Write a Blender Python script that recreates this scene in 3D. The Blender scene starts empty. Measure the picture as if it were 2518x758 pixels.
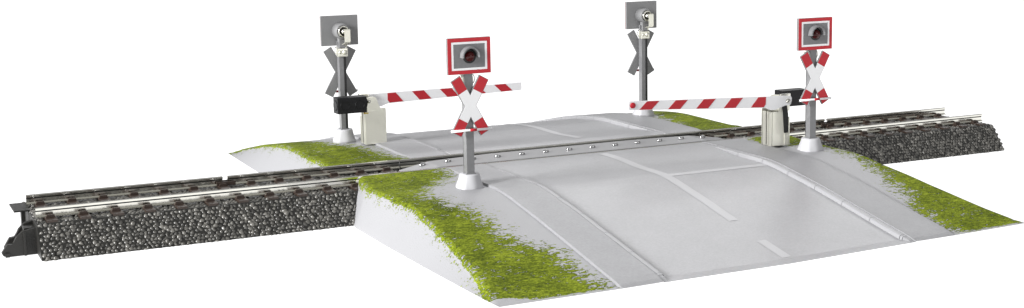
import bpy, bmesh, math, random
import numpy as np
from mathutils import Vector, Matrix

random.seed(7)
rng = np.random.default_rng(7)
scene = bpy.context.scene
C = scene.collection
scene.unit_settings.system = 'METRIC'
scene.unit_settings.scale_length = 0.01            # one unit is one centimetre of the model

# ------------------------------------------------------------------ camera
cam_d = bpy.data.cameras.new('camera')
cam_d.sensor_width = 36
cam_d.lens = 3590.85 / 2518 * 36
cam_d.shift_x = -(1455.87 - 1259) / 2518
cam_d.shift_y = -(379 - 308.82) / 2518
cam_d.clip_start = 1
cam_d.clip_end = 2000
cam = bpy.data.objects.new('camera', cam_d)
cam.location = (-17.95625, -35.65623, 7.74946)
cam.rotation_euler = (1.419508, 0.01087, -0.48308)
C.objects.link(cam)
scene.camera = cam

# ------------------------------------------------------------------ world and lamps (studio)
world = bpy.data.worlds.new('World')
scene.world = world
world.use_nodes = True
wn, wl = world.node_tree.nodes, world.node_tree.links
bg = wn['Background']
tc = wn.new('ShaderNodeTexCoord')
sep = wn.new('ShaderNodeSeparateXYZ')
ramp = wn.new('ShaderNodeValToRGB')
wl.new(tc.outputs['Generated'], sep.inputs[0])
wl.new(sep.outputs['Z'], ramp.inputs[0])
ramp.color_ramp.elements[0].position = 0.0
ramp.color_ramp.elements[0].color = (0.13, 0.13, 0.135, 1)
ramp.color_ramp.elements[1].position = 0.75
ramp.color_ramp.elements[1].color = (0.62, 0.62, 0.63, 1)
wl.new(ramp.outputs[0], bg.inputs[0])
bg.inputs[1].default_value = 0.85

def area(name, loc, target, sx, sy, power, col=(1, 1, 1)):
    d = bpy.data.lights.new(name, 'AREA')
    d.shape = 'RECTANGLE'; d.size = sx; d.size_y = sy; d.energy = power; d.color = col
    o = bpy.data.objects.new(name, d)
    o.location = loc
    o.rotation_euler = (Vector(target) - Vector(loc)).to_track_quat('-Z', 'Y').to_euler()
    C.objects.link(o)
    return o
area('key_softbox', (-118, -22, 42), (0, -2, 0), 36, 36, 300000)
area('back_softbox', (62, 108, 78), (0, 0, 0), 135, 44, 56000)
area('front_softbox', (30, -110, 34), (0, 0, 0), 60, 24, 15000)

scene.view_settings.view_transform = 'Standard'
scene.view_settings.look = 'None'
scene.view_settings.exposure = 0
scene.view_settings.gamma = 1

# ------------------------------------------------------------------ materials
def mat(name, col, rough=0.5, metal=0.0, bump=0.0, bscale=40.0, spec=0.5, coat=0.0, vary=0.0, vscale=3.0, grain=0.0):
    m = bpy.data.materials.new(name); m.use_nodes = True
    n, l = m.node_tree.nodes, m.node_tree.links
    b = n['Principled BSDF']
    b.inputs['Base Color'].default_value = (*col, 1)
    b.inputs['Roughness'].default_value = rough
    b.inputs['Metallic'].default_value = metal
    b.inputs['Specular IOR Level'].default_value = spec
    b.inputs['Coat Weight'].default_value = coat
    t = n.new('ShaderNodeTexCoord')
    if bump > 0:
        no = n.new('ShaderNodeTexNoise'); no.inputs['Scale'].default_value = bscale
        no.inputs['Detail'].default_value = 3
        bp = n.new('ShaderNodeBump'); bp.inputs['Strength'].default_value = bump
        bp.inputs['Distance'].default_value = 0.02
        l.new(t.outputs['Object'], no.inputs['Vector'])
        l.new(no.outputs['Fac'], bp.inputs['Height'])
        l.new(bp.outputs['Normal'], b.inputs['Normal'])
    if vary > 0:
        n2 = n.new('ShaderNodeTexNoise'); n2.inputs['Scale'].default_value = vscale
        n2.inputs['Detail'].default_value = 4
        l.new(t.outputs['Object'], n2.inputs['Vector'])
        mr = n.new('ShaderNodeMapRange')
        mr.inputs['From Min'].default_value = 0.3; mr.inputs['From Max'].default_value = 0.7
        mr.inputs['To Min'].default_value = 1 - vary; mr.inputs['To Max'].default_value = 1 + vary
        l.new(n2.outputs['Fac'], mr.inputs['Value'])
        vm = n.new('ShaderNodeVectorMath'); vm.operation = 'SCALE'
        vm.inputs[0].default_value = col
        if grain > 0:
            n3 = n.new('ShaderNodeTexNoise'); n3.inputs['Scale'].default_value = 16; n3.inputs['Detail'].default_value = 2
            l.new(t.outputs['Object'], n3.inputs['Vector'])
            m3 = n.new('ShaderNodeMapRange'); m3.inputs['From Min'].default_value = .3; m3.inputs['From Max'].default_value = .7
            m3.inputs['To Min'].default_value = 1 - grain; m3.inputs['To Max'].default_value = 1 + grain
            l.new(n3.outputs['Fac'], m3.inputs['Value'])
            mm = n.new('ShaderNodeMath'); mm.operation = 'MULTIPLY'
            l.new(mr.outputs['Result'], mm.inputs[0]); l.new(m3.outputs['Result'], mm.inputs[1])
            l.new(mm.outputs[0], vm.inputs['Scale'])
        else:
            l.new(mr.outputs['Result'], vm.inputs['Scale'])
        l.new(vm.outputs[0], b.inputs['Base Color'])
    return m

M = {}
M['kerb'] = mat('kerb_plastic', (0.34, 0.34, 0.35), 0.4, bump=0.1, bscale=28)
M['plastic'] = mat('grey_ramp_plastic', (0.285, 0.285, 0.294), 0.42, bump=0.25, bscale=28, vary=0.03, vscale=2.2, grain=0.06)
M['road'] = mat('road_grey_plastic', (0.340, 0.340, 0.350), 0.36, bump=0.22, bscale=26, vary=0.04, vscale=1.2, grain=0.06)
M['marking'] = mat('pale_road_paint', (0.48, 0.48, 0.49), 0.45, bump=0.15, bscale=30)
M['plate'] = mat('plate_plastic', (0.29, 0.29, 0.295), 0.36, bump=0.1, bscale=25)
M['nickel'] = mat('nickel_silver', (0.74, 0.73, 0.67), 0.16, 1.0)
M['sheet'] = mat('tinned_sheet', (0.84, 0.83, 0.73), 0.30, 0.75, bump=0.25, bscale=4.5)
M['stud'] = mat('stud_steel', (0.55, 0.55, 0.55), 0.15, 1.0)
M['bed'] = mat('bed_plastic', (0.012, 0.0115, 0.0095), 0.45, bump=0.3, bscale=30)
M['sleeper'] = mat('brown_sleeper_plastic', (0.036, 0.023, 0.017), 0.4, bump=0.3, bscale=50)
M['black'] = mat('black_plastic', (0.006, 0.006, 0.007), 0.45, spec=0.3, bump=0.25, bscale=30)
M['cable'] = mat('black_cable', (0.006, 0.006, 0.006), 0.3)
M['grey'] = mat('signal_grey_plastic', (0.21, 0.21, 0.213), 0.5, bump=0.2, bscale=40, vary=0.05)
M['greyface'] = mat('grey_printed_field', (0.165, 0.165, 0.17), 0.6, bump=0.25, bscale=60, vary=0.06, vscale=12)
M['postgrey'] = mat('post_grey_plastic', (0.19, 0.19, 0.195), 0.28, bump=0.15, bscale=30, vary=0.08, vscale=8)
M['foot'] = mat('pale_foot_plastic', (0.50, 0.50, 0.515), 0.6, spec=0.25)
M['red'] = mat('signal_red_print', (0.44, 0.006, 0.016), 0.5, bump=0.12, bscale=50, vary=0.05, vscale=10)
M['white'] = mat('white_print', (0.80, 0.80, 0.81), 0.5, bump=0.08, bscale=40)
M['lens'] = mat('dark_red_lens', (0.05, 0.001, 0.001), 0.07, 0.0, spec=0.35)
M['dark'] = mat('recess_and_reflection_black', (0.006, 0.006, 0.006), 0.5)  # black of recesses, also of the painted dark reflections
M['yellow'] = mat('yellow_insulation', (0.75, 0.55, 0.05), 0.4)
M['copper'] = mat('dark_red_wire', (0.22, 0.01, 0.01), 0.35)

# ballast stones: colour changes stone by stone (random per island)
m = mat('ballast_grey', (0.07, 0.068, 0.062), 0.3, spec=0.6)
n, l = m.node_tree.nodes, m.node_tree.links
geo = n.new('ShaderNodeNewGeometry'); cr = n.new('ShaderNodeValToRGB')
cr.color_ramp.elements[0].color = (0.024, 0.023, 0.020, 1)
cr.color_ramp.elements[1].color = (0.145, 0.139, 0.124, 1)
l.new(geo.outputs['Random Per Island'], cr.inputs[0])
l.new(cr.outputs[0], n['Principled BSDF'].inputs['Base Color'])
M['stone'] = m

# verge: grey plastic, with dabs of green flock where the drawn outline puts them
m = mat('verge_plastic_with_green_flock', (0.40, 0.40, 0.412), 0.45, bump=0)
n, l = m.node_tree.nodes, m.node_tree.links
b = n['Principled BSDF']
t = n.new('ShaderNodeTexCoord')
at = n.new('ShaderNodeAttribute'); at.attribute_name = 'green'
def noise(scale, stretch, det=3):
    mp = n.new('ShaderNodeMapping'); mp.inputs['Scale'].default_value = stretch
    l.new(t.outputs['Object'], mp.inputs['Vector'])
    x = n.new('ShaderNodeTexNoise'); x.inputs['Scale'].default_value = scale; x.inputs['Detail'].default_value = det
    l.new(mp.outputs[0], x.inputs['Vector'])
    return x.outputs['Fac']
def math_(op, a, b_, c=None):
    x = n.new('ShaderNodeMath'); x.operation = op
    for i, v in enumerate((a, b_, c)):
        if v is None: continue
        if isinstance(v, (int, float)): x.inputs[i].default_value = v
        else: l.new(v, x.inputs[i])
    return x.outputs[0]
na = noise(1.9, (1, 1.6, 1), 4)
nb = noise(8, (0.9, 1.7, 3.0), 4)
nc = noise(22, (1, 1.4, 1), 2)
s = math_('ADD', math_('MULTIPLY', math_('SUBTRACT', na, 0.5), 0.8), at.outputs['Fac'])
s = math_('ADD', math_('MULTIPLY', math_('SUBTRACT', nb, 0.5), 1.7), s)
s = math_('ADD', math_('MULTIPLY', math_('SUBTRACT', nc, 0.5), 1.0), s)
mk = n.new('ShaderNodeMapRange'); mk.inputs['From Min'].default_value = -0.03; mk.inputs['From Max'].default_value = 0.07
l.new(s, mk.inputs['Value'])
gr = n.new('ShaderNodeValToRGB')
e = gr.color_ramp.elements
e[0].position = 0.36; e[0].color = (0.022, 0.034, 0.003, 1)
e[1].position = 0.68; e[1].color = (0.36, 0.43, 0.03, 1)
x = gr.color_ramp.elements.new(0.50); x.color = (0.120, 0.155, 0.009, 1)
gn = math_('ADD', math_('MULTIPLY', nb, 0.40), math_('MULTIPLY', noise(26, (0.8, 1.6, 1), 3), 0.42))
gn = math_('ADD', gn, math_('MULTIPLY', noise(1.1, (1, 1, 1), 2), 0.20))
l.new(gn, gr.inputs[0])
mx = n.new('ShaderNodeMix'); mx.data_type = 'RGBA'
l.new(mk.outputs[0], mx.inputs[0]); mx.inputs[6].default_value = (0.335, 0.335, 0.345, 1)
l.new(gr.outputs[0], mx.inputs[7]); l.new(mx.outputs[2], b.inputs['Base Color'])
sp = n.new('ShaderNodeMapRange'); sp.inputs['To Min'].default_value = 0.5; sp.inputs['To Max'].default_value = 0.08
l.new(mk.outputs[0], sp.inputs['Value']); l.new(sp.outputs[0], b.inputs['Specular IOR Level'])
rr = n.new('ShaderNodeMapRange'); rr.inputs['To Min'].default_value = 0.45; rr.inputs['To Max'].default_value = 0.8
l.new(mk.outputs[0], rr.inputs['Value']); l.new(rr.outputs[0], b.inputs['Roughness'])
h = math_('ADD', math_('MULTIPLY', math_('MULTIPLY', gn, mk.outputs[0]), 1.6), math_('MULTIPLY', noise(28, (1, 1, 1), 3), 0.35))
h = math_('ADD', h, math_('MULTIPLY', mk.outputs[0], 0.3))
bp = n.new('ShaderNodeBump'); bp.inputs['Strength'].default_value = 0.7; bp.inputs['Distance'].default_value = 0.03
l.new(h, bp.inputs['Height']); l.new(bp.outputs[0], b.inputs['Normal'])
M['verge'] = m

# white floor added under the model; it glows to stay pure white without shadows
m = mat('glowing_white_floor', (0.3, 0.3, 0.3), 0.9, spec=0.0)
b = m.node_tree.nodes['Principled BSDF']
b.inputs['Emission Color'].default_value = (1, 1, 1, 1); b.inputs['Emission Strength'].default_value = 1.0
M['glow_floor'] = m

# ------------------------------------------------------------------ helpers
def link(o, parent=None):
    C.objects.link(o)
    if parent is not None: o.parent = parent
    return o

def tag(o, label=None, cat=None, group=None, kind=None):
    if label: o['label'] = label
    if cat: o['category'] = cat
    if group: o['group'] = group
    if kind: o['kind'] = kind
    return o

def thing(name, label, cat, loc=(0, 0, 0), rz=0, group=None):
    o = bpy.data.objects.new(name, None)
    o.empty_display_size = 0.3
    o.location = loc; o.rotation_euler = (0, 0, rz)
    C.objects.link(o)
    return tag(o, label, cat, group)

class MB:
    """collects shapes for ONE mesh"""
    def __init__(s): s.bm = bmesh.new()
    def box(s, x0, x1, y0, y1, z0, z1, mi=0, bev=0.0):
        vs = [s.bm.verts.new((x, y, z)) for x in (x0, x1) for y in (y0, y1) for z in (z0, z1)]
        fs = []
        for f in ((0, 1, 3, 2), (4, 6, 7, 5), (0, 4, 5, 1), (2, 3, 7, 6), (0, 2, 6, 4), (1, 5, 7, 3)):
            q = s.bm.faces.new([vs[i] for i in f]); q.material_index = mi; fs.append(q)
        if bev > 0:
            ed = list({e for q in fs for e in q.edges})
            bmesh.ops.bevel(s.bm, geom=ed, offset=bev, segments=2, profile=0.7, affect='EDGES', material=-1)
        return s
    def prism(s, pts, a, b, axis='y', mi=0, mi_front=None, bev=0.0):
        """polygon pts in the plane across `axis`, from a to b"""
        def P(u, v, w):
            return {'y': (u, w, v), 'x': (w, u, v), 'z': (u, v, w)}[axis]
        A = [s.bm.verts.new(P(u, v, a)) for u, v in pts]
        B = [s.bm.verts.new(P(u, v, b)) for u, v in pts]
        fs = []
        f = s.bm.faces.new(A); f.material_index = mi if mi_front is None else mi_front; fs.append(f)
        f = s.bm.faces.new(B[::-1]); f.material_index = mi; fs.append(f)
        k = len(pts)
        for i in range(k):
            f = s.bm.faces.new((A[i], B[i], B[(i + 1) % k], A[(i + 1) % k])); f.material_index = mi; fs.append(f)
        if bev > 0:
            ed = list({e for q in fs for e in q.edges})
            bmesh.ops.bevel(s.bm, geom=ed, offset=bev, segments=2, profile=0.7, affect='EDGES', material=-1)
        return s
    def lathe(s, prof, centre=(0, 0, 0), axis='z', seg=24, mi=0, a0=0.0, a1=2 * math.pi, smooth=True, caps=True):
        full = abs(a1 - a0 - 2 * math.pi) < 1e-6
        k = seg if full else seg + 1
        rings = []
        for r, h in prof:
            ring = []
            for i in range(k):
                a = a0 + (a1 - a0) * i / seg
                u, v = r * math.cos(a), r * math.sin(a)
                p = {'z': (u, v, h), 'y': (u, h, v), 'x': (h, u, v)}[axis]
                ring.append(s.bm.verts.new((p[0] + centre[0], p[1] + centre[1], p[2] + centre[2])))
            rings.append(ring)
        for A, B in zip(rings, rings[1:]):
            for i in range(seg if full else seg):
                j = (i + 1) % k
                try:
                    f = s.bm.faces.new((A[i], A[j], B[j], B[i])); f.material_index = mi; f.smooth = smooth
                except ValueError: pass
        if full and caps:
            for R in (rings[0], rings[-1]):
                if prof[rings.index(R)][0] > 1e-4:
                    f = s.bm.faces.new(R); f.material_index = mi
        return s
    def tube(s, pts, r, seg=8, mi=0):
        pts = [Vector(p) for p in pts]; rings = []
        for i, p in enumerate(pts):
            d = (pts[min(i + 1, len(pts) - 1)] - pts[max(i - 1, 0)]).normalized()
            up = Vector((0, 0, 1)) if abs(d.z) < 0.9 else Vector((0, 1, 0))
            a = d.cross(up).normalized(); b = d.cross(a)
            rings.append([s.bm.verts.new(p + r * (math.cos(2 * math.pi * k / seg) * a + math.sin(2 * math.pi * k / seg) * b)) for k in range(seg)])
        for A, B in zip(rings, rings[1:]):
            for k in range(seg):
                f = s.bm.faces.new((A[k], A[(k + 1) % seg], B[(k + 1) % seg], B[k])); f.material_index = mi; f.smooth = True
        for R in (rings[0], rings[-1]):
            f = s.bm.faces.new(R); f.material_index = mi
        return s
    def build(s, name, mats, parent=None):
        if not isinstance(mats, (list, tuple)): mats = [mats]
        bmesh.ops.recalc_face_normals(s.bm, faces=s.bm.faces)
        me = bpy.data.meshes.new(name); s.bm.to_mesh(me); s.bm.free()
        for m_ in mats: me.materials.append(m_)
        return link(bpy.data.objects.new(name, me), parent)

def np_mesh(name, V, F, mats, parent=None, smooth=True):
    me = bpy.data.meshes.new(name)
    me.from_pydata([tuple(v) for v in V], [], [tuple(int(i) for i in f) for f in F])
    for m_ in (mats if isinstance(mats, list) else [mats]): me.materials.append(m_)
    if smooth: me.polygons.foreach_set('use_smooth', [True] * len(me.polygons))
    me.update()
    return link(bpy.data.objects.new(name, me), parent)

def copy_tree(o, parent=None):
    c = o.copy(); C.objects.link(c); c.parent = parent
    for ch in list(o.children): copy_tree(ch, c)
    return c

# ------------------------------------------------------------------ the added glowing floor
t_ = MB().box(-260, 260, -160, 420, -1.0, 0.0).build('added_glow_floor', M['glow_floor'])
tag(t_, kind='structure')

# ------------------------------------------------------------------ ballast
def ico(sub):
    bm = bmesh.new(); bmesh.ops.create_icosphere(bm, subdivisions=sub, radius=1.0)
    V = np.array([v.co[:] for v in bm.verts]); F = np.array([[v.index for v in f.verts] for f in bm.faces]); bm.free()
    return V, F
IV, IF = ico(2)

def rand_rot(k):
    q = rng.normal(size=(k, 4)); q /= np.linalg.norm(q, axis=1)[:, None]
    w, x, y, z = q.T
    return np.stack([np.stack([1-2*(y*y+z*z), 2*(x*y-w*z), 2*(x*z+w*y)], -1),
                     np.stack([2*(x*y+w*z), 1-2*(x*x+z*z), 2*(y*z-w*x)], -1),
                     np.stack([2*(x*z-w*y), 2*(y*z+w*x), 1-2*(x*x+y*y)], -1)], 1)

def stone_field(origin, du, dv, nu, nv, step, r, skip=None):
    """stones packed over a patch: origin + u*du + v*dv"""
    pts = []
    du, dv, origin = Vector(du), Vector(dv), Vector(origin)
    for j in range(nv):
        for i in range(nu):
            u = (i + 0.5 * (j % 2) + random.uniform(-.22, .22)) * step
            v = (j + 0.5 + random.uniform(-.2, .2)) * step * 0.9
            if skip and skip(u, v): continue
            pts.append(origin + du * u + dv * v)
    return np.array([p[:] for p in pts]), r

def stones_to_mesh(name, fields, parent):
    Vs, Fs, off = [], [], 0
    for P, r in fields:
        k = len(P)
        R = rand_rot(k)
        sc = r * rng.uniform(.78, 1.15, (k, 1)) * rng.uniform(.72, 1.2, (k, 3))
        base = IV[None] * sc[:, None, :]
        # knock corners off: random cutting planes flatten each stone
        for _ in range(4):
            d = rng.normal(size=(k, 3)); d /= np.linalg.norm(d, axis=1)[:, None]
            lim = r * rng.uniform(.55, .85, (k, 1))
            dd = np.einsum('kvi,ki->kv', base, d)
            ex = np.clip(dd - lim, 0, None)
            base = base - ex[..., None] * d[:, None, :]
        W = np.einsum('kvi,kji->kvj', base, R) + P[:, None, :]
        Vs.append(W.reshape(-1, 3))
        Fs.append((IF[None] + (off + np.arange(k) * len(IV))[:, None, None]).reshape(-1, 3))
        off += k * len(IV)
    V = np.concatenate(Vs); F = np.concatenate(Fs)
    me = bpy.data.meshes.new(name)
    me.vertices.add(len(V)); me.vertices.foreach_set('co', V.ravel())
    me.loops.add(F.size); me.loops.foreach_set('vertex_index', F.ravel().astype(np.int32))
    me.polygons.add(len(F)); me.polygons.foreach_set('loop_start', np.arange(0, F.size, 3, dtype=np.int32))
    me.polygons.foreach_set('use_smooth', np.ones(len(F), dtype=bool))
    me.update(calc_edges=True); me.materials.append(M['stone'])
    o = link(bpy.data.objects.new(name, me), parent)
    return o

# ------------------------------------------------------------------ track pieces (origin at the piece's centre on the floor)
L = 9.42
TOPZ = 0.74
def rail_profile():
    zt = 1.016; h = [(-.045, zt - .012), (-.032, zt), (.032, zt), (.045, zt - .012), (.045, zt - .058), (.010, zt - .064), (.010, zt - .086), (.018, zt - .094),
                     (.016, zt - .18), (.085, zt - .212), (.085, zt - .23), (-.085, zt - .23), (-.085, zt - .212), (-.016, zt - .18),
                     (-.018, zt - .094), (-.010, zt - .086), (-.010, zt - .064), (-.045, zt - .058)]
    return h
def rail(parent, y, x0, x1):
    b = MB().prism([(u + y, v) for u, v in rail_profile()], x0, x1, 'x')
    b.bm.normal_update()
    for f in b.bm.faces:                           # dark reflection under the head, painted onto the fillet faces
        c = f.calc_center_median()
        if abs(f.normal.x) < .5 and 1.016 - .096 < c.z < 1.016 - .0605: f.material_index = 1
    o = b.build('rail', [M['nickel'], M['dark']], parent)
    return o

def make_track(label, loc, mirror=False, full=True, gapx=None):
    root = thing('track_piece', label, 'model track', loc, math.pi if mirror else 0, 'pieces of the straight model track')
    h = L / 2 - 0.015
    MB().prism([(-1.93, 0), (-1.36, TOPZ), (1.36, TOPZ), (1.93, 0)], -h, h, 'x').build('roadbed', M['bed'], root)
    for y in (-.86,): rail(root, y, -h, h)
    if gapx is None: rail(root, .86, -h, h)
    return root, h

SP = 0.7246
def sleeper_mesh():
    b = MB()
    b.box(-.12, .12, -1.36, 1.36, TOPZ - .03, TOPZ + .055, bev=.012)
    for y in (-.86, .86):
        for s_ in (-1, 1):
            yy = y + s_ * .135
            b.prism([(-.11, TOPZ + .05), (.11, TOPZ + .05), (.08, TOPZ + .125), (-.08, TOPZ + .125)], yy - .055, yy + .055, 'y', bev=.01)
    o = b.build('sleeper', M['sleeper'], None)
    me = o.data; bpy.data.objects.remove(o)
    return me
SLEEP = sleeper_mesh()
def stud_mesh():
    b = MB(); b.lathe([(.075, TOPZ + .05), (.075, TOPZ + .09), (.05, TOPZ + .115), (.0001, TOPZ + .12)], seg=12)
    o = b.build('contact_stud', M['stud'], None); me = o.data; bpy.data.objects.remove(o); return me
STUD = stud_mesh()

side = []
BALLAST = None
GX = {0: -9.38 + L, 1: 9.33 - L}       # where the outer-side rail is cut, in the piece's own x
for idx, (cx, lab) in enumerate(((-L, 'left track piece on dark ballast bed with connector claws at its open end'),
                                 (L, 'right track piece on dark ballast bed running out behind the right barrier'))):
    root, h = make_track(lab, (cx, 0, 0), gapx=0)
    g = GX[idx]
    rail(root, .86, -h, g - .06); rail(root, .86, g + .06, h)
    cl = MB().box(g - .24, g + .24, .72, .775, .80, .90, bev=.012)
    cl.box(g - .24, g + .24, .945, 1.0, .80, .90, bev=.012)
    cl.build('rail_insulator', M['sleeper'], root)
    for k in range(13):
        x = -h + .30 + k * SP
        if x > h - .05: continue
        o = link(bpy.data.objects.new('sleeper', SLEEP), root); o.location = (x, 0, 0)
        o = link(bpy.data.objects.new('contact_stud', STUD), root); o.location = (x, 0, 0)
    if BALLAST is None:
        sl = math.hypot(.57, TOPZ); dv = (0, -.57 / sl, -TOPZ / sl)
        nx = int(9.36 / .100)
        F_ = [stone_field((-h + .03, -1.345, TOPZ - .035), (1, 0, 0), dv, nx, 11, .100, .067),
              stone_field((-h + .03, 1.34, TOPZ + .0), (1, 0, 0), (0, .57 / sl, -TOPZ / sl), int(9.4 / .12), 9, .12, .075)]
        def onsleeper(u, v):
            x = u % SP; return abs(x - .27) < .13 or abs((1.34 - v) - .86) < .07 or abs((1.34 - v) + .86) < .07
        F_.append(stone_field((-h + .03, 1.34, TOPZ - .02), (1, 0, 0), (0, -1, 0), int(9.4 / .105), int(2.68 / .0945), .105, .058, onsleeper))
        bo = stones_to_mesh('ballast', F_, root); BALLAST = bo.data
    else:
        link(bpy.data.objects.new('ballast', BALLAST), root)
    side.append(root)

# open left end: claws, contact tongue
r0 = side[0]
def wx(x): return x + L                 # world x -> the left piece's own x
c1 = MB()
claw = [(-14.90, .04), (-14.93, .12), (-14.80, .34), (-14.68, .33), (-14.60, .52), (-14.46, .66), (-14.13, .74), (-14.13, 0.0), (-14.82, 0.0)]
c1.prism([(wx(a + .02), b * .84) for a, b in claw], -1.12, -.98, 'y', bev=.015)
c1.box(wx(-14.44), wx(-14.38), -1.17, -1.12, 0.0, .54, bev=.01); c1.box(wx(-14.84), wx(-14.74), -1.16, -1.12, 0.0, .10, bev=.01)
c1.box(wx(-14.40), wx(-14.12), -.98, -.5, 0.02, .6)
c1.build('connector_claw', M['bed'], r0)
c2 = MB()
c2.prism([(wx(a * .9985 + .10), b * .98) for a, b in claw], -.62, -.48, 'y', bev=.015)
c2.build('connector_claw', M['bed'], r0)
c3 = MB(); c3.box(wx(-14.46), wx(-14.12), .25, 1.25, .735, .775, bev=.01)
c3.box(wx(-14.30), wx(-14.22), .3, .38, .1, .74); c3.box(wx(-14.24), wx(-14.13), .9, 1.1, .1, .74)
c3.build('contact_tongue', M['bed'], r0)
c4 = MB(); c4.prism([(-1.9, 0), (-1.34, TOPZ - .01), (1.3, TOPZ - .01), (1.9, 0)], wx(-14.16), wx(-14.118), 'x'); c4.build('end_plate', M['bed'], r0)
# right open end: bulging stones at the shoulder
r1 = side[1]
E_ = stone_field((h - .07, -1.36, TOPZ - .04), (.985, -.1, -.13), (0, -.61, -.79), 1, 10, .1, .075)
tag(stones_to_mesh('ballast_shoulder', [E_], r1))

mid, h = make_track('middle track piece between the two road ramps', (0, 0, 0))

# ------------------------------------------------------------------ centre plate with studs between the rails
pl = thing('crossing_plate', 'grey plate with a row of metal studs filling the gap between the rails', 'crossing plate', (0, 0, 0.76))
yy0, yy1 = -.55, .68
b = MB()
outline = [(-5.0, yy0 + .1), (5.0, yy0 + .02), (5.0, .30), (4.2, .48), (3.2, .62), (2.2, yy1), (-2.2, yy1), (-3.2, .56), (-4.0, .42), (-5.0, .10)]
def pz_(x): return .215 if abs(x) < 4.1 else .215 - .10 * (abs(x) - 4.1) / .9
bot = [b.bm.verts.new((x, y, 0.0)) for x, y in outline]
# top as strips for the gentle fall at both ends
xs = sorted({-5.0, -4.1, -4.0, -3.2, -2.2, 2.2, 3.2, 4.1, 4.2, 5.0})
def yfar(x):
    fp = sorted([p_ for p_ in outline if p_[1] > 0]); return float(np.interp(x, [q[0] for q in fp], [q[1] for q in fp]))
def ynear(x): return float(np.interp(x, [-5, 5], [yy0 + .1, yy0 + .02])) if abs(x) > 4.1 else yy0 + .02
b.bm.free(); b = MB()
T = [(b.bm.verts.new((x, ynear(x), pz_(x))), b.bm.verts.new((x, yfar(x), pz_(x))), b.bm.verts.new((x, ynear(x), 0)), b.bm.verts.new((x, yfar(x), 0))) for x in xs]
for A, B in zip(T, T[1:]):
    b.bm.faces.new((A[0], B[0], B[1], A[1])); b.bm.faces.new((A[0], A[2], B[2], B[0])); b.bm.faces.new((A[1], B[1], B[3], A[3])); b.bm.faces.new((A[2], A[3], B[3], B[2]))
for Q in (T[0], T[-1]): b.bm.faces.new((Q[0], Q[1], Q[3], Q[2]))
b.build('plate', M['plate'], pl)
ps = MB(); ps.lathe([(.085, .0), (.085, .035), (.06, .07), (.0001, .085)], seg=14)
so = ps.build('contact_stud', M['stud'], pl)
PSTUD = so.data; bpy.data.objects.remove(so)
for k in range(13):
    x = -4.36 + k * .724
    o = link(bpy.data.objects.new('contact_stud', PSTUD), pl); o.location = (x, .06, pz_(x)); o.scale = (1.05, .75, 1)

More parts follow.
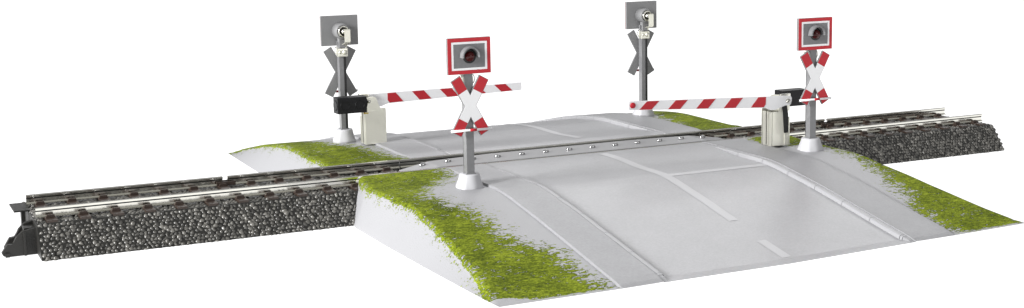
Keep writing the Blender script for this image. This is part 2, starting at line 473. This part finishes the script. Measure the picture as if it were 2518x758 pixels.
# ------------------------------------------------------------------ road ramps
def make_ramp(label, sgn, PY, PZ, KL, KR, RL, RR, GL, GR, crestL, crestR, marks, y0=.97, ylip=1.0):
    """sgn -1: near ramp (y negative), +1: far ramp.  All heights are functions of |y|."""
    root = thing('road_ramp', label, 'road ramp', (0, sgn * 5.5, 0), 0, 'the two road ramps of the crossing')
    YE = PY[-1]
    ys = np.unique(np.round(np.concatenate([np.linspace(y0, YE - .6, 90), np.linspace(YE - .6, YE, 26)]), 4))
    def prof(y): return float(np.interp(y, PY, PZ))
    # smooth the control polygon
    fine = np.linspace(0, YE + .8, 500); raw = np.interp(fine, PY, PZ)
    ker = np.exp(-np.linspace(-2, 2, 31) ** 2); ker /= ker.sum()
    sm = np.convolve(np.pad(raw, 15, mode='edge'), ker, 'valid')
    wgt = np.clip((YE - .7 - fine) / .5, 0, 1); sm = sm * wgt + raw * (1 - wgt)
    def prof(y): return float(np.interp(y, fine, sm))
    def ss(a, b_, v): t2 = min(max((v - a) / (b_ - a), 0), 1); return t2 * t2 * (3 - 2 * t2)
    def road_drop(y): return .085 * ss(1.35, 3.4, y)
    def lipz(y): return -.03 * (1 - ss(y0, y0 + .55, y)) if sgn > 0 else -.012 * (1 - ss(y0, y0 + .08, y))
    def loc(x, y, z):
        if sgn < 0: y = y - .06 * max(0.0, x) * ss(6.0, YE, y)      # the front edge runs slightly askew on the right
        return (x, sgn * y - sgn * 5.5, z)
    def sheet(name, cols, material, attr=None, smooth=True):
        """cols(y) -> list of (x, z) across; same count for each y"""
        V, F, A = [], [], []
        nc_ = None
        for y in ys:
            c = cols(y); nc_ = len(c)
            for (x, z) in c:
                V.append(loc(x, y, max(z, 0.001)))
                if attr: A.append(attr(x, y, z))
        for j in range(len(ys) - 1):
            for i in range(nc_ - 1):
                a = j * nc_ + i
                q = (a, a + 1, a + nc_ + 1, a + nc_)
                F.append(q if sgn > 0 else q[::-1])
        o = np_mesh(name, V, F, material, root, smooth)
        if attr:
            at_ = o.data.attributes.new('green', 'FLOAT', 'POINT'); at_.data.foreach_set('value', A)
        if smooth:
            o.data.set_sharp_from_angle(angle=math.radians(32))
        return o
    # roadway, closed down to the floor at its outer end by the profile itself
    def road_cols(y):
        z = prof(y) - road_drop(y) + lipz(y)
        z = max(z, .014 * (1 - ss(YE - .03, YE, y)))
        return [(KL - .02, 0.0 if y >= YE else 0.0)] + [(KL - .02 + (KR - KL + .04) * i / 24, z) for i in range(25)]
    sheet('roadway', lambda y: road_cols(y)[1:], M['road'])
    def endz(y): return prof(y) * 1.0
    # footpaths with kerb side towards the road, small step towards the verge
    for s_, K, R_ in ((-1, KL, RL), (1, KR, RR)):
        def fcols(y, s_=s_, K=K, R_=R_):
            z = prof(y) + lipz(y); zr = z - road_drop(y) - .02
            w = abs(R_ - K); kerb = .15; step = .06 * ss(1.0, 2.0, y)
            c = [(K, zr), (K + s_ * .012, z - .018), (K + s_ * .03, z), (K + s_ * kerb, z), (K + s_ * (kerb + .012), z + .018), (K + s_ * (kerb + .035), z + .016)]
            c = c + [(K + s_ * (kerb + .03 + (w - kerb - .03 - .03) * i / 6), z + .012 * (1 - i / 6)) for i in range(1, 6)] + [(R_ - s_ * .05, z)] + [(R_ - s_ * .006, z - .004), (R_ + s_ * .014, z - step - .02)]
            return c if s_ > 0 else c[::-1]
        sheet('footpath', fcols, M['plastic'])
        # kerb stones: a row of raised blocks with open joints
        kb = bmesh.new(); pitch = 1.16; yk = 1.9
        while yk < YE - .35:
            y_a, y_b = yk + .009, min(yk + pitch - .009, YE - .3)
            nn = 8; rows = []
            for q in range(nn + 1):
                y = y_a + (y_b - y_a) * q / nn; z = prof(y); f = ss(1.6, 3.2, y)
                pr = [(K - s_ * .03 * f, z - road_drop(y) - .01), (K - s_ * .012, z - .01 * f), (K + s_ * .02, z + .008), (K + s_ * .11, z + .008), (K + s_ * .125, z - .02)]
                rows.append([kb.verts.new(loc(x, y, zz)) for x, zz in pr])
            for A_, B_ in zip(rows, rows[1:]):
                for i in range(4):
                    f_ = kb.faces.new((A_[i], A_[i + 1], B_[i + 1], B_[i])); f_.smooth = False
            kb.faces.new(rows[0]); kb.faces.new(rows[-1])
            yk += pitch
        bmesh.ops.recalc_face_normals(kb, faces=kb.faces)
        me = bpy.data.meshes.new('kerb'); kb.to_mesh(me); kb.free(); me.materials.append(M['kerb'])
        link(bpy.data.objects.new('kerb', me), root)
    # verges with flank down to the floor
    for s_, R_, G, cr_ in ((-1, RL, GL, crestL), (1, RR, GR, crestR)):
        gy = [q[0] for q in G]; gx = [q[1] for q in G]
        cy = [q[0] for q in cr_]; cx_ = [q[1] for q in cr_]; bx_ = [q[2] for q in cr_]
        def vcols(y, s_=s_, R_=R_, cy=cy, cx_=cx_, bx_=bx_):
            step = .06 * ss(1.0, 2.0, y); z = prof(y) - step + lipz(y)
            X = float(np.interp(y, cy, cx_)); B_ = float(np.interp(y, cy, bx_))
            X0 = X - s_ * .16
            c = [(R_, z)] + [(R_ + (X0 - R_) * i / 16, z) for i in range(1, 17)]
            for a in (20, 40, 60, 78):
                c.append((X0 + s_ * .16 * math.sin(math.radians(a)), z - min(.13, z * .6) * (1 - math.cos(math.radians(a)))))
            zx = c[-1][1]; xx = c[-1][0]
            for i in range(1, 9):
                c.append((xx + (B_ - xx) * i / 8, zx * (1 - i / 8)))
            return c if s_ > 0 else c[::-1]
        def ga(x, y, z, s_=s_, gy=gy, gx=gx, cy=cy, cx_=cx_):
            b0 = float(np.interp(y, gy, gx)); d = s_ * (x - b0)
            X = float(np.interp(y, cy, cx_)); over = s_ * (x - X)
            d = min(d * .75, .42)
            zs = prof(y)
            if z < zs - .16: d = min(d, -.10 - 1.5 * (zs - .16 - z))
            elif z < zs - .06: d = min(d, .25)
            if sgn < 0 and s_ < 0 and y > 10.0: d = min(d, .42 - 2.5 * max(0, (y - 10.0) * 2 + (-6.3 - x)))
            if y > YE - .28: d = min(d, .5 - 3.5 * (y - YE + .28))
            return d
        sheet('verge', vcols, M['verge'], ga)
    # painted markings: thin raised strips that follow the road
    for mk_ in marks:
        (xa, xb, ya, yb) = mk_[:4]
        k = max(2, int(abs(yb - ya) / .12)); V, F = [], []
        xw = mk_[4] if len(mk_) > 4 else None
        nxx = max(2, int(abs(xb - xa) / .3))
        for q in range(k + 1):
            y = ya + (yb - ya) * q / k
            sh = 0.0 if xw is None else float(np.interp(y, [w_[0] for w_ in xw], [w_[1] for w_ in xw]))
            for i in range(nxx + 1):
                x = xa + (xb - xa) * i / nxx + sh
                V.append(loc(x, y, prof(y) - road_drop(y) + lipz(y) + .006))
        for q in range(k):
            for i in range(nxx):
                a = q * (nxx + 1) + i; f = (a, a + 1, a + nxx + 2, a + nxx + 1)
                F.append(f if sgn > 0 else f[::-1])
        np_mesh('road_marking', V, F, M['marking'], root)
    # upright closing wall on the track side
    wv, wf = [], []
    XL = float(np.interp(y0, [q[0] for q in crestL], [q[1] for q in crestL])); XR = float(np.interp(y0, [q[0] for q in crestR], [q[1] for q in crestR]))
    w = MB(); w.box(XL + .3, XR - .3, (sgn * y0 - sgn * 5.5) - (.0 if sgn > 0 else .03), (sgn * y0 - sgn * 5.5) + (.03 if sgn > 0 else .0), .76, prof(y0) + lipz(y0) - .004)
    w.build('track_side_edge', M['plate'], root)
    return root, prof

PY = [0, 4.2, 4.75, 5.4, 6.4, 7.9, 9.25, 10.0, 10.25, 10.4]
PZ = [1.035, 1.03, .985, .885, .735, .475, .235, .105, .05, 0.0]
PYF = [0, 4.6, 5.2, 5.9, 6.8, 8.0, 9.3, 10.0, 10.25, 10.4]
PZF = [1.0, 1.0, .975, .92, .82, .62, .36, .21, .12, 0.0]
front, fprof = make_ramp('near road ramp with centre line and stop line, green flocked edges facing the viewer', -1, PY, PZ,
    -2.97, 3.52, -4.10, 4.92,
    [(.9, -4.25), (1.5, -4.2), (2.0, -4.45), (2.7, -5.0), (3.6, -5.75), (4.3, -5.7), (4.9, -5.5), (5.6, -5.15), (6.9, -5.25), (7.7, -4.95), (8.2, -4.5), (9.3, -4.55), (10.2, -4.3)],
    [(.9, 5.0), (1.8, 5.2), (3.3, 6.3), (5.3, 6.1), (6.3, 5.85), (7.8, 5.55), (8.3, 5.2), (9.3, 5.0), (10.2, 5.2)],
    [(.9, -6.45, -6.6), (1.5, -6.62, -6.85), (2.2, -6.72, -7.0), (3.2, -6.66, -7.0), (4.5, -6.52, -7.0), (7.2, -6.55, -6.95), (8.4, -6.66, -6.92), (9.8, -6.8, -6.88), (10.4, -6.82, -6.84)],
    [(.9, 6.6, 6.8), (3, 6.6, 7.0), (5.4, 6.6, 7.0), (7.2, 6.78, 7.08), (8.5, 6.98, 7.15), (9.8, 7.2, 7.27), (10.4, 7.22, 7.26)],
    [(-.13, .13, 1.25, 7.75, [(1.25, .33), (2.2, .42), (4.3, .44), (7.7, .31)]), (.12, .37, 8.98, 9.98), (.47, 3.46, 4.32, 4.52)])
back, bprof = make_ramp('far road ramp behind the rails, seen over its crest', 1, PYF, PZF,
    -3.1, 3.55, -4.3, 5.0,
    [(.9, -4.15), (1.5, -4.35), (2.5, -4.7), (3.6, -4.65), (4.2, -4.9), (4.6, -5.25), (5.5, -5.3), (6.4, -5.6), (8, -5.9), (10.3, -6.2)],
    [(.9, 4.65), (1.4, 4.7), (3.0, 5.0), (4.5, 5.4), (5.3, 5.6), (6.5, 6.0), (10.3, 6.4)],
    [(.9, -6.6, -7.0), (4.7, -6.6, -7.1), (8.0, -6.62, -7.06), (10.1, -6.75, -7.02), (10.4, -6.95, -7.02)],
    [(.9, 6.55, 7.0), (3, 6.6, 7.0), (10.1, 6.8, 7.0), (10.4, 6.9, 7.0)],
    [(-.12, .12, 1.7, 10.0, [(1.7, 1.15), (6, 1.15), (10, 1.12)])], y0=1.0)

# ------------------------------------------------------------------ warning signals
def make_signal(label, loc, rz):
    root = thing('warning_signal', label, 'crossing signal', loc, rz, 'warning signals at the four corners of the crossing')
    # foot: flared, with four ribs
    b = MB(); k_ = 32; rings = []
    for h_, r_, fl in ((-.07, .328, .045), (0, .325, .045), (.03, .315, .042), (.15, .28, .025), (.285, .25, .004), (.315, .24, .0), (.315, .0005, .0)):
        rings.append([b.bm.verts.new(((r_ + fl * max(0, math.cos(4 * (t + math.pi / 4))) ** 3) * math.cos(t), (r_ + fl * max(0, math.cos(4 * (t + math.pi / 4))) ** 3) * math.sin(t), h_)) for t in [2 * math.pi * q / k_ for q in range(k_)]])
    for A, B in zip(rings, rings[1:]):
        for q in range(k_): b.bm.faces.new((A[q], A[(q + 1) % k_], B[(q + 1) % k_], B[q])).smooth = True
    b.bm.faces.new(rings[0])
    b.build('foot', M['foot'], root)
    # post: folded channel with collar at its foot
    b = MB(); b.box(-.10, .10, -.10, .10, .30, 2.88, bev=.008)
    b.box(-.125, .125, -.12, .12, .312, .345, bev=.006)
    b.build('post', M['postgrey'], root)
    b = MB(); b.box(-.098, -.035, .102, .122, .35, 2.55, bev=.006)
    b.build('cable', M['cable'], root)
    # sign board
    yf = -.16
    b = MB(); b.box(-.555, .555, yf, yf + .09, 2.755, 3.625, bev=.012); b.build('sign_board', M['grey'], root)
    bd = root.children[-1]
    def frame(name, x0, z0, x1, z1, w, y, th, m_):
        q = MB(); o_ = [(-x0, z0), (x0, z0), (x0, z1), (-x0, z1)]; i_ = [(-x0 + w, z0 + w), (x0 - w, z0 + w), (x0 - w, z1 - w), (-x0 + w, z1 - w)]
        A = [q.bm.verts.new((u, y - th, v)) for u, v in o_]; B = [q.bm.verts.new((u, y - th, v)) for u, v in i_]
        A2 = [q.bm.verts.new((u, y, v)) for u, v in o_]; B2 = [q.bm.verts.new((u, y, v)) for u, v in i_]
        for i in range(4):
            j = (i + 1) % 4
            q.bm.faces.new((A[i], A[j], B[j], B[i])); q.bm.faces.new((A[i], A2[i], A2[j], A[j])); q.bm.faces.new((B[i], B[j], B2[j], B2[i]))
            q.bm.faces.new((A2[i], B2[i], B2[j], A2[j]))
        return q.build(name, m_, bd)
    frame('red_border', .55, 2.76, 0, 3.62, .09, yf - .001, .012, M['red'])
    frame('white_border', .458, 2.852, 0, 3.528, .052, yf - .001, .010, M['white'])
    q = MB(); q.box(-.404, .404, yf - .008, yf - .001, 2.906, 3.474); q.build('grey_field', M['greyface'], bd)
    # lamp: lens, hood, housing
    lz = 3.185
    q = MB(); q.lathe([(.175, yf - .014), (.165, yf - .022), (.0001, yf - .018)], (0, 0, lz), 'y', 24); q.build('lamp_recess', M['dark'], root)
    q = MB(); q.lathe([(.125, yf - .02), (.122, yf - .05), (.10, yf - .09), (.06, yf - .115), (.0001, yf - .125)], (0, 0, lz - .005), 'y', 24); q.build('lamp_lens', M['lens'], root)
    q = MB(); q.lathe([(.245, yf - .012), (.235, yf - .165), (.19, yf - .165), (.185, yf - .012)], (0, 0, lz), 'y', 24, a0=math.radians(-8), a1=math.radians(188))
    q.build('lamp_hood', M['greyface'], root)
    yb = yf + .09
    q = MB(); q.lathe([(.235, yb - .005), (.225, yb + .30), (.20, yb + .34), (.17, yb + .345), (.165, yb + .30), (.0001, yb + .30)], (0, 0, lz), 'y', 28)
    hz = q.build('lamp_housing', M['grey'], root)
    q = MB(); q.lathe([(.165, yb + .33), (.165, yb + .39), (.13, yb + .40), (.125, yb + .34)], (0, 0, lz), 'y', 24); q.build('socket_ring', M['nickel'], hz)
    q = MB(); q.lathe([(.122, yb + .31), (.122, yb + .345), (.0001, yb + .35)], (0, 0, lz), 'y', 20); q.build('socket_core', M['dark'], hz)
    q = MB(); q.lathe([(.075, yb + .345), (.07, yb + .42), (.0001, yb + .45)], (0, 0, lz), 'y', 16); q.build('bulb_base', M['nickel'], hz)
    # sprung contact strip, folded down from the socket to the clamp
    q = MB(); w_ = .095
    prof_ = [(yb + .455, lz + .07), (yb + .485, lz + .045), (yb + .485, lz - .30), (yb + .455, lz - .345), (yb + .20, lz - .40), (yb + .14, lz - .47),
             (yb + .12, lz - .47), (yb + .175, lz - .38), (yb + .435, lz - .325), (yb + .46, lz - .295), (yb + .46, lz + .04), (yb + .44, lz + .055)]
    q.prism(prof_, -.16, -.16 + 2 * w_ - .02, 'x'); q.build('contact_strip', M['sheet'], root)
    q = MB(); q.box(-.08, .10, .0, .17, lz - .48, lz - .20, bev=.01); q.build('post_head', M['grey'], root)
    q = MB(); q.box(-.145, .145, -.03, .19, lz - .74, lz - .50, bev=.03)
    q.lathe([(.075, .19), (.07, .215), (.0001, .235)], (-.055, 0, lz - .61), 'y', 14); q.lathe([(.05, .19), (.045, .21), (.0001, .22)], (.085, 0, lz - .61), 'y', 14)
    q.build('clamp', M['sheet'], root)
    # small wire loops beside the post just under the board
    for s_ in (-1, 1):
        q = MB()
        P_ = [(s_ * (.135 + .045 * math.cos(a)), -.02, 2.62 + .10 * math.sin(a)) for a in [k * math.pi / 8 for k in range(-4, 13)]]
        q.tube(P_, .014, 6); q.build('wire_loop', M['nickel'], root)
    # St Andrew's cross: one outline, red tips
    cz, w2 = 1.985, .134
    tx, tz = .37, .67
    ln = math.hypot(tx, tz); ux, uz = tx / ln, tz / ln
    nx_, nz_ = uz, -ux
    top_notch = w2 / ux; side_notch = w2 / uz
    yc = -.17
    def arm_pts(sx, sz, a, b_):
        P_ = []
        for d, e_ in ((a, 1), (a, -1), (b_, -1), (b_, 1)):
            P_.append((sx * (ux * d + nx_ * w2 * e_), cz + sz * (uz * d + nz_ * w2 * e_)))
        return P_
    outline = []
    def tip(sx, sz):
        return [(sx * (ux * ln + nx_ * w2 * e_), cz + sz * (uz * ln + nz_ * w2 * e_)) for e_ in (1, -1)]
    t1 = tip(1, 1); t2 = tip(-1, 1); t3 = tip(-1, -1); t4 = tip(1, -1)
    outline = [(side_notch, cz), t1[0], t1[1], (0, cz + top_notch), t2[1], t2[0], (-side_notch, cz), t3[0], t3[1], (0, cz - top_notch), t4[1], t4[0]]
    q = MB(); q.prism(outline, yc, yc + .055, 'y'); cb = q.build('cross_board', M['grey'], root)
    red_l = .37
    q = MB()
    dlt = ln - red_l
    inner = lambda sx, sz: [(sx * (ux * dlt + nx_ * (w2 - .012) * e_), cz + sz * (uz * dlt + nz_ * (w2 - .012) * e_)) for e_ in (1, -1)]
    i1, i2, i3, i4 = inner(1, 1), inner(-1, 1), inner(-1, -1), inner(1, -1)
    k_ = .92
    q.prism([(side_notch * k_, cz), i1[0], i1[1], (0, cz + top_notch * k_), i2[1], i2[0], (-side_notch * k_, cz), i3[0], i3[1], (0, cz - top_notch * k_), i4[1], i4[0]], yc - .008, yc - .001, 'y')
    q.build('white_face', M['white'], cb)
    for sx, sz in ((1, 1), (-1, 1), (-1, -1), (1, -1)):
        q = MB(); P_ = []
        for d, e_ in ((dlt + .001, 1), (dlt + .001, -1), (ln - .012, -1), (ln - .012, 1)):
            P_.append((sx * (ux * d + nx_ * (w2 - .012) * e_), cz + sz * (uz * d + nz_ * (w2 - .012) * e_)))
        q.prism(P_, yc - .0085, yc - .001, 'y'); q.build('red_tip', M['red'], cb)
    # cross rod
    q = MB(); q.tube([(-.52, yc - .03, 1.405), (.52, yc - .03, 1.405)], .030, 8); rd = q.build('cross_rod', M['white'], root)
    q = MB(); q.tube([(-.04, yc - .03, 1.405), (.13, yc - .03, 1.405)], .034, 8); q.build('red_band', M['red'], rd)
    return root

sigs = [((-4.50, -3.46), 0, 'near left signal standing alone on the green edged ramp, red framed board facing the viewer', fprof),
        ((5.68, -3.36), 0, 'red framed signal behind the right barrier machine, in front of the right track end', fprof),
        ((-4.88, 5.0), math.pi, 'grey backed signal behind the black weight box of the left barrier', bprof),
        ((5.10, 4.9), math.pi, 'grey backed signal rising behind the tip of the right barrier arm', bprof)]
first = None
for (x, y), rz, lab, pf in sigs:
    z = pf(abs(y)) - (.04 if y < 0 else -.01)
    if first is None:
        first = make_signal(lab, (x, y, z), rz); s_o = first
    else:
        s_o = copy_tree(first); s_o.location = (x, y, z); s_o.rotation_euler = (0, 0, rz)
        s_o['label'] = lab

# ------------------------------------------------------------------ barriers
def make_barrier(label, loc, rz, tilt, dot):
    """local frame: the arm points along +x, its outer (road) face looks towards +y"""
    root = thing('barrier', label, 'level crossing barrier', loc, rz, 'half barriers of the level crossing')
    # body: folded sheet box with a slot down its end
    b = MB()
    b.box(-.31, .31, -.24, -.215, -.03, 1.02, bev=.006)           # inner (pivot) sheet
    b.box(.285, .31, -.19, -.02, -.03, .99, bev=.006)              # end towards the arm, two folds with a slot
    b.box(.285, .31, .02, .10, -.03, .99, bev=.006)
    b.box(.285, .31, .112, .24, -.03, .99, bev=.006)
    b.box(-.12, .27, .215, .24, -.03, .99, bev=.006)               # outer sheet
    b.box(-.26, -.12, .215, .255, -.03, .34, bev=.02)
    b.box(-.31, -.27, .18, .24, -.03, .80, bev=.006)
    b.box(-.31, -.285, -.20, -.02, -.03, .94, bev=.006)            # rear, beside the slot
    b.box(-.31, -.285, .06, .15, -.03, .99, bev=.006)
    b.build('casing', M['sheet'], root)
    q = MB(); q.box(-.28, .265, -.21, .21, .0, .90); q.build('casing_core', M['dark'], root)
    # upright bearing plate rising from the inner sheet
    pts = [(-.31, 1.02), (.31, 1.02), (.30, 1.07), (.16, 1.06), (.12, 1.13), (.03, 1.38), (.01, 1.42), (-.08, 1.44), (-.27, 1.42), (-.28, 1.22), (-.25, 1.18), (-.26, 1.09)]
    q = MB(); q.prism(pts, -.24, -.205, 'y', bev=.006); q.build('bearing_plate', M['sheet'], root)
    q = MB(); q.lathe([(.055, -.26), (.05, -.275), (.0001, -.28)], (-.19, 0, 1.30), 'y', 14); q.lathe([(.032, -.205), (.032, .26), (.0001, .262)], (-.19, 0, 1.30), 'y', 12)
    q.build('pivot_pin', M['nickel'], root)
    q = MB(); q.box(-.30, -.24, -.262, -.242, 1.07, 1.16, bev=.005); q.build('spring_clip', M['sheet'], root)
    # second bearing sheet on the outer side, bent
    pts = [(-.31, .99), (.05, .99), (.0, 1.12), (-.10, 1.28), (-.14, 1.42), (-.30, 1.40), (-.31, 1.2)]
    q = MB(); q.prism(pts, .20, .235, 'y', bev=.006)
    q.build('bearing_plate', M['sheet'], root)
    q = MB(); q.prism([(-.25, .36), (-.12, .36), (-.10, .6), (-.07, 1.0), (.0, 1.36), (-.14, 1.40), (-.20, 1.2), (-.25, .9)], .237, .25, 'y'); q.build('reflection_band', M['dark'], root)  # dark band mirrored in the bent sheet, put on as a black shape
    # wires
    q = MB(); q.tube([(-.33, -.23, .93), (-.345, -.25, 1.02), (-.30, -.26, 1.09)], .022, 6); q.build('red_wire', M['copper'], root)
    q = MB(); q.tube([(-.36, -.24, .955), (-.22, -.26, .945)], .02, 6); q.build('yellow_wire', M['yellow'], root)
    # arm: pivots about (-.19, 1.30)
    px_, pz_0 = -.19, 1.30
    arm = bpy.data.objects.new('arm', None)
    def rot(x, z):
        c_, s_ = math.cos(tilt), math.sin(tilt)
        return (px_ + x * c_ - z * s_, pz_0 + x * s_ + z * c_)
    y0_, y1_ = .255, .315
    L_ = 5.03
    zt = lambda x: .155 - .010 * x / L_
    zb = lambda x: -.175 + .070 * (x - .7) / (L_ - .7)
    hold = [(-.05, -.13), (-.11, -.09), (-.135, .0), (-.13, .08), (-.09, .15), (.9, zt(.9)), (L_, zt(L_)), (L_, zb(L_)), (.80, zb(.8)), (.72, -.19), (.55, -.255), (.40, -.25), (.28, -.20), (.10, -.13)]
    q = MB(); q.prism([rot(x, z) for x, z in hold], y0_, y1_, 'y', bev=.008); arm = q.build('arm', M['white'], root)
    # printed stripes, both faces; slanted the same way on the arm itself
    for k in range(5):
        a = .62 + .875 * k
        for ya, yb in ((y0_ - .006, y0_ - .001), (y1_ + .001, y1_ + .006)):
            w_ = .37 if k else .37
            i_ = .012
            P_ = [(a, zt(a) - i_), (a + w_, zt(a + w_) - i_), (a + w_ + .23, zb(a + w_ + .23) + i_), (a + .23, zb(a + .23) + i_)]
            if k == 0:
                P_ = [(.74, zt(.74) - i_), (a + w_, zt(a + w_) - i_), (a + w_ + .23, zb(a + w_ + .23) + i_), (.80, zb(.80) + i_), (.74, -.08)]
            q = MB(); q.prism([rot(x, z) for x, z in P_], ya, yb, 'y'); q.build('red_stripe', M['red'], arm)
    if dot:
        cxd, czd = rot(L_ - .11, .03)
        q = MB(); q.lathe([(.085, y1_ - .01), (.08, y1_ + .02), (.05, y1_ + .035), (.0001, y1_ + .04)], (cxd, 0, czd), 'y', 18); q.build('red_lamp', M['red'], arm)
    q = MB(); q.lathe([(.07, y1_ + .001), (.065, y1_ + .02), (.045, y1_ + .02), (.0001, y1_ + .012)], (px_, 0, pz_0), 'y', 16); q.build('pivot_cap', M['nickel'], arm)
    root.scale = (1, 1, .935)
    # counterweight box
    bz0, bz1 = 1.03, 1.52
    q = MB(); q.box(-1.23, -.37, -.60, -.20, bz0, bz1, bev=.03); wb = q.build('weight_box', M['black'], root)
    q = MB()
    for cxx in (-1.02, -.58):
        q.lathe([(.135, -.600), (.135, -.612), (.122, -.612), (.122, -.600)], (cxx, 0, (bz0 + bz1) / 2), 'y', 22, caps=False)
    q.lathe([(.16, -1.230), (.16, -1.243), (.14, -1.243), (.0001, -1.238)], (0, -.40, (bz0 + bz1) / 2), 'x', 22)
    q.build('moulded_ring', M['black'], wb)
    q = MB(); q.prism([(-.37, 1.12), (-.33, 1.2), (-.31, 1.3), (-.33, 1.42), (-.37, 1.48)], -.5, -.28, 'y'); q.build('box_lug', M['black'], wb)
    q = MB(); q.box(-.36, -.05, .12, .2, 1.40, 1.50, bev=.01); q.build('link_bracket', M['nickel'], root)
    return root
make_barrier('left barrier, arm reaching right above the far road, black weight box at its left', (-4.28, 4.13, bprof(4.1) - .0), 0, math.radians(0.4), True)
make_barrier('right barrier, arm with red lamp at its tip reaching left above the near road', (5.18, -2.40, fprof(2.5) + .03), math.pi, math.radians(2.6), True)

# ------------------------------------------------------------------ render settings
scene.render.engine = 'CYCLES'
scene.render.resolution_x = 1024
scene.render.resolution_y = 308
